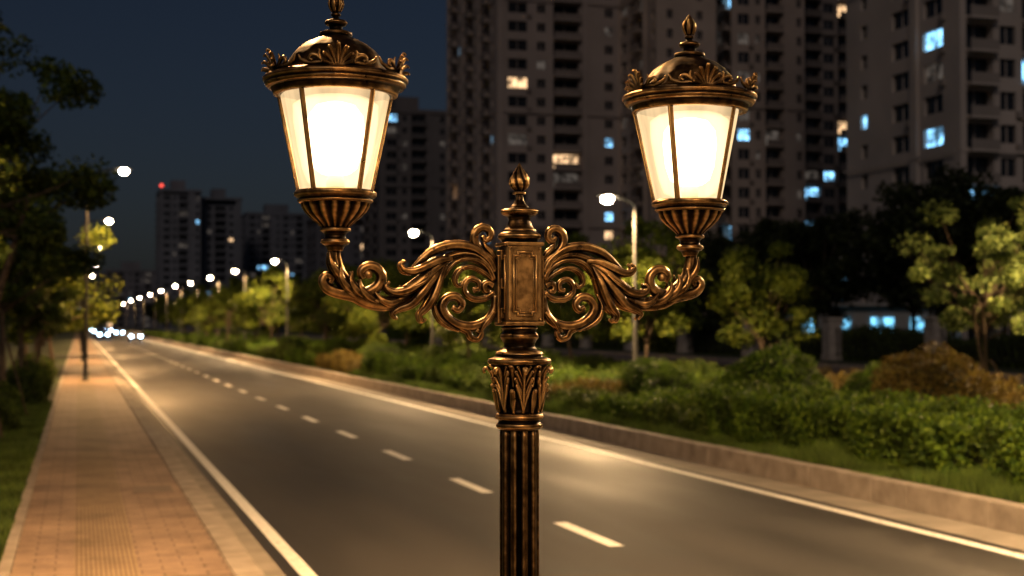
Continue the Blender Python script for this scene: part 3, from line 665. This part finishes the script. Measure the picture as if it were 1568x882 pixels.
def facade(V,F,MI,o,u,n,W,H,fh,bays,seed,pl=.012):
    rd=random.Random(seed); o=Vector(o);u=Vector(u);n=Vector(n); zv=Vector((0,0,1))
    def quad(a,b,c,d,m):
        k=len(V); V.extend([tuple(a),tuple(b),tuple(c),tuple(d)]); F.append((k,k+1,k+2,k+3)); MI.append(m)
    def P(x,z,q=0): return o+u*x+zv*z+n*q
    def block(x0,x1,z0,z1,q0,q1,m):
        a,b,c,d=P(x0,z0,q1),P(x1,z0,q1),P(x1,z1,q1),P(x0,z1,q1); e,f,g,h=P(x0,z0,q0),P(x1,z0,q0),P(x1,z1,q0),P(x0,z1,q0)
        quad(a,b,c,d,m);quad(e,a,d,h,m);quad(b,f,g,c,m);quad(d,c,g,h,m);quad(e,f,b,a,m)
    tot=sum(b[0] for b in bays); rep=max(1,round(W/tot)); sc_=W/(tot*rep)
    nf=int(H/fh)
    x=0
    for r_ in range(rep):
        for (bw,kind) in bays:
            x0=x;x1=x+bw*sc_;x=x1
            if kind=='p':
                block(x0,x1,0,H,0,.35,0); continue
            if kind=='w':
                quad(P(x0,0),P(x1,0),P(x1,H),P(x0,H),0); continue
            for f in range(nf):
                z0=f*fh;z1=z0+fh
                if kind=='s': wx=.28; wz=(.34,.8)
                elif kind=='b': wx=.08; wz=(.1,.86)
                else: wx=.16; wz=(.28,.84)
                a0=x0+(x1-x0)*wx;a1=x1-(x1-x0)*wx;b0=z0+fh*wz[0];b1=z0+fh*wz[1];q=-.35 if kind!='b' else -1.0
                quad(P(x0,z0),P(x1,z0),P(x1,b0),P(x0,b0),0); quad(P(x0,b1),P(x1,b1),P(x1,z1),P(x0,z1),0)
                quad(P(x0,b0),P(a0,b0),P(a0,b1),P(x0,b1),0); quad(P(a1,b0),P(x1,b0),P(x1,b1),P(a1,b1),0)
                quad(P(a0,b0),P(a1,b0),P(a1,b0,q),P(a0,b0,q),0); quad(P(a0,b1,q),P(a1,b1,q),P(a1,b1),P(a0,b1),0)
                quad(P(a0,b0),P(a0,b0,q),P(a0,b1,q),P(a0,b1),0); quad(P(a1,b0,q),P(a1,b0),P(a1,b1),P(a1,b1,q),0)
                t=rd.random(); m=1
                if t<pl: m=2
                elif t<pl*1.7: m=3
                elif t<pl*1.7+.12: m=4
                quad(P(a0,b0,q),P(a1,b0,q),P(a1,b1,q),P(a0,b1,q),m)
                xm=(a0+a1)/2
                block(xm-.05,xm+.05,b0,b1,q,q+.08,0)
                if kind=='b':
                    block(a0-.05,a1+.05,z0-.12,z0+.1,0,.9,0); block(a0-.05,a1+.05,z0+.1,z0+1.0,.78,.88,5)
                elif kind=='n' and rd.random()<.5:
                    block(a1-.1,a1+.55,z0+.15,z0+.75,.002,.4,5)
    for f in range(0,nf,6):
        block(0,W,f*fh-.12,f*fh+.12,.36,.42,0)
def building(name,x0,x1,y0,y1,H,c,fh=3.0,bf=None,bs=None,seed=1,pl=.012):
    root=empty(name,(x0,y0,0)); V=[];F=[];MI=[]
    w=x1-x0;d=y1-y0
    facade(V,F,MI,(0,0,0),(1,0,0),(0,-1,0),w,H,fh,bf,seed,pl)
    facade(V,F,MI,(0,d,0),(0,-1,0),(-1,0,0),d,H,fh,bs,seed+1,pl)
    k=len(V); V+=[(w,0,0),(w,d,0),(w,d,H),(w,0,H),(0,d,0),(0,d,H),(0,0,H)]
    F+=[(k,k+1,k+2,k+3),(k+1,k+4,k+5,k+2),(k+6,k+3,k+2,k+5)]; MI+=[0,0,0]
    boxVF(V,F,-.4,w+.4,-.4,d+.4,H+.003,H+1.0,MI,0)
    boxVF(V,F,w*.3,w*.65,d*.3,d*.7,H+1.003,H+5,MI,0)
    me=mesh(name,V,F,[wallm(name+'_wall',c),M_gl,M_lb,M_lw,M_ld,wallm(name+'_trim',tuple(q*.6 for q in c))],MI)
    link('facade',me,root)
bA=[(.8,'p'),(3.2,'n'),(2.2,'s'),(3.6,'b'),(.7,'p'),(1.4,'w'),(2.2,'s')]
bB=[(.8,'p'),(2.4,'s'),(3.4,'b'),(2.4,'s'),(1.5,'w')]
bC=[(1.2,'p'),(3.6,'b'),(3.0,'n'),(3.6,'b')]
bD=[(1.5,'w'),(2.2,'s'),(2.2,'w'),(3.2,'n'),(.8,'p'),(3.4,'n'),(1.2,'w')]
bE=[(.7,'p'),(3.8,'b'),(2.8,'n'),(3.8,'b'),(.7,'p'),(2.6,'n')]
building('residential_tower',61.8,82,211,241,112,(.32,.27,.25),2.95,bA,bB,11,.03)
building('residential_tower',82.3,92,196,212,108,(.42,.34,.29),2.95,[(1,'w'),(2.2,'s'),(2.5,'w'),(2.2,'s'),(1.5,'w')],bA,23,.02)
building('residential_tower',94.5,107,196,215,104,(.38,.31,.27),2.95,bA,bC,35,.03)
building('residential_tower',119,142,221,240,100,(.2,.17,.16),2.95,bC,bC,47,.05)
building('residential_tower',74,112,108,127,92,(.48,.42,.38),2.95,bE,bD,58,.07)
building('apartment_block',70,87,340,360,54,(.13,.12,.125),3,bA,bB,61,.015)  # far blocks from here on: atmospheric haze put into their wall colours
building('apartment_block',77,100,480,500,38,(.11,.11,.13),3,bB,bB,62,.01)
building('apartment_block',29,44,548,570,52,(.16,.17,.2),3,bA,bB,63,.02)
building('apartment_block',45,60,556,580,50,(.14,.15,.18),3,bB,bA,64,.02)
building('apartment_block',67,95,600,620,48,(.13,.14,.17),3,bA,bA,65,.01)
building('apartment_block',12,37,700,720,27,(.15,.15,.17),3,bA,bA,66,.05)
building('apartment_block',-30,8,760,780,22,(.15,.15,.17),3,bA,bA,67,.05)
bm=bmesh.new(); ball(bm,Vector((29.5,548,54.2)),.6); link('aviation_light',bmmesh('avi',bm,emis('red_beacon',(1,.08,.05),2.5)))
root=empty('shop',(0,0,0)); V=[];F=[];MI=[]
boxVF(V,F,58,78,110,111,0,4,MI,0)
for i in range(5): boxVF(V,F,58.6+i*3.9,60.2+i*3.9+random.random(),109.9,109.98,1.0,3.0,MI,1)
boxVF(V,F,57.6,78.4,109.2,111.4,4.003,4.3,MI,0)
link('shop_front',mesh('shop',V,F,[wallm('shop_wall',(.3,.28,.26)),litm('shop_glass',(.2,.65,1),1.6)],MI),root)

# ---------------------------------------------------------------- distant cars
M_car=noisy('car_paint',(.1,.1,.11),(.14,.14,.15),2,.3); M_tyre=noisy('tyre',(.02,.02,.02),(.03,.03,.03),5,.9); M_hl=emis('headlight',(.45,.72,1),70); M_tl=emis('taillight',(1,.06,.03),8)
def car(x,y,away):
    root=empty('car',(x,y,0)); root.rotation_euler=(0,0,0 if away else math.pi)
    side=[(-2.2,.35),(-2.25,.75),(-2.0,.95),(-1.5,1.02),(-.9,1.42),(.5,1.45),(1.2,1.0),(2.0,.85),(2.2,.65),(2.2,.35)]
    bm=bmesh.new(); A_=[bm.verts.new((-.86,p,z)) for p,z in side]; B_=[bm.verts.new((.86,p,z)) for p,z in side]
    for v in A_+B_:
        if v.co.z>1.2: v.co.x*=.8
    n=len(side)
    for i in range(n): bm.faces.new((A_[i],A_[(i+1)%n],B_[(i+1)%n],B_[i]))
    bm.faces.new(A_);bm.faces.new(B_[::-1])
    bmesh.ops.bevel(bm,geom=bm.edges[:],offset=.05,segments=2,affect='EDGES')
    link('body',bmmesh('car_body',bm,M_car),root)
    bm=bmesh.new()
    for sx in (-.8,.8):
        for yy in (-1.35,1.35): bmesh.ops.create_cone(bm,cap_ends=True,segments=20,radius1=.33,radius2=.33,depth=.22,matrix=Matrix.Translation((sx,yy,.33))@Matrix.Rotation(math.pi/2,4,'Y'))
    link('wheels',bmmesh('wheels',bm,M_tyre,False),root)
    for yy,m,nmn in ((2.2,M_hl,'headlights'),(-2.24,M_tl,'taillights')):
        bm=bmesh.new()
        for sx in (-.62,.62): ball(bm,Vector((sx,yy,.7)),.15,1.3,.4,.9)
        link(nmn,bmmesh(nmn,bm,m),root)
car(3.9,240,False); car(7.6,205,False); car(7.7,290,False); car(4,330,False); car(7.6,390,False); car(4.0,420,False)
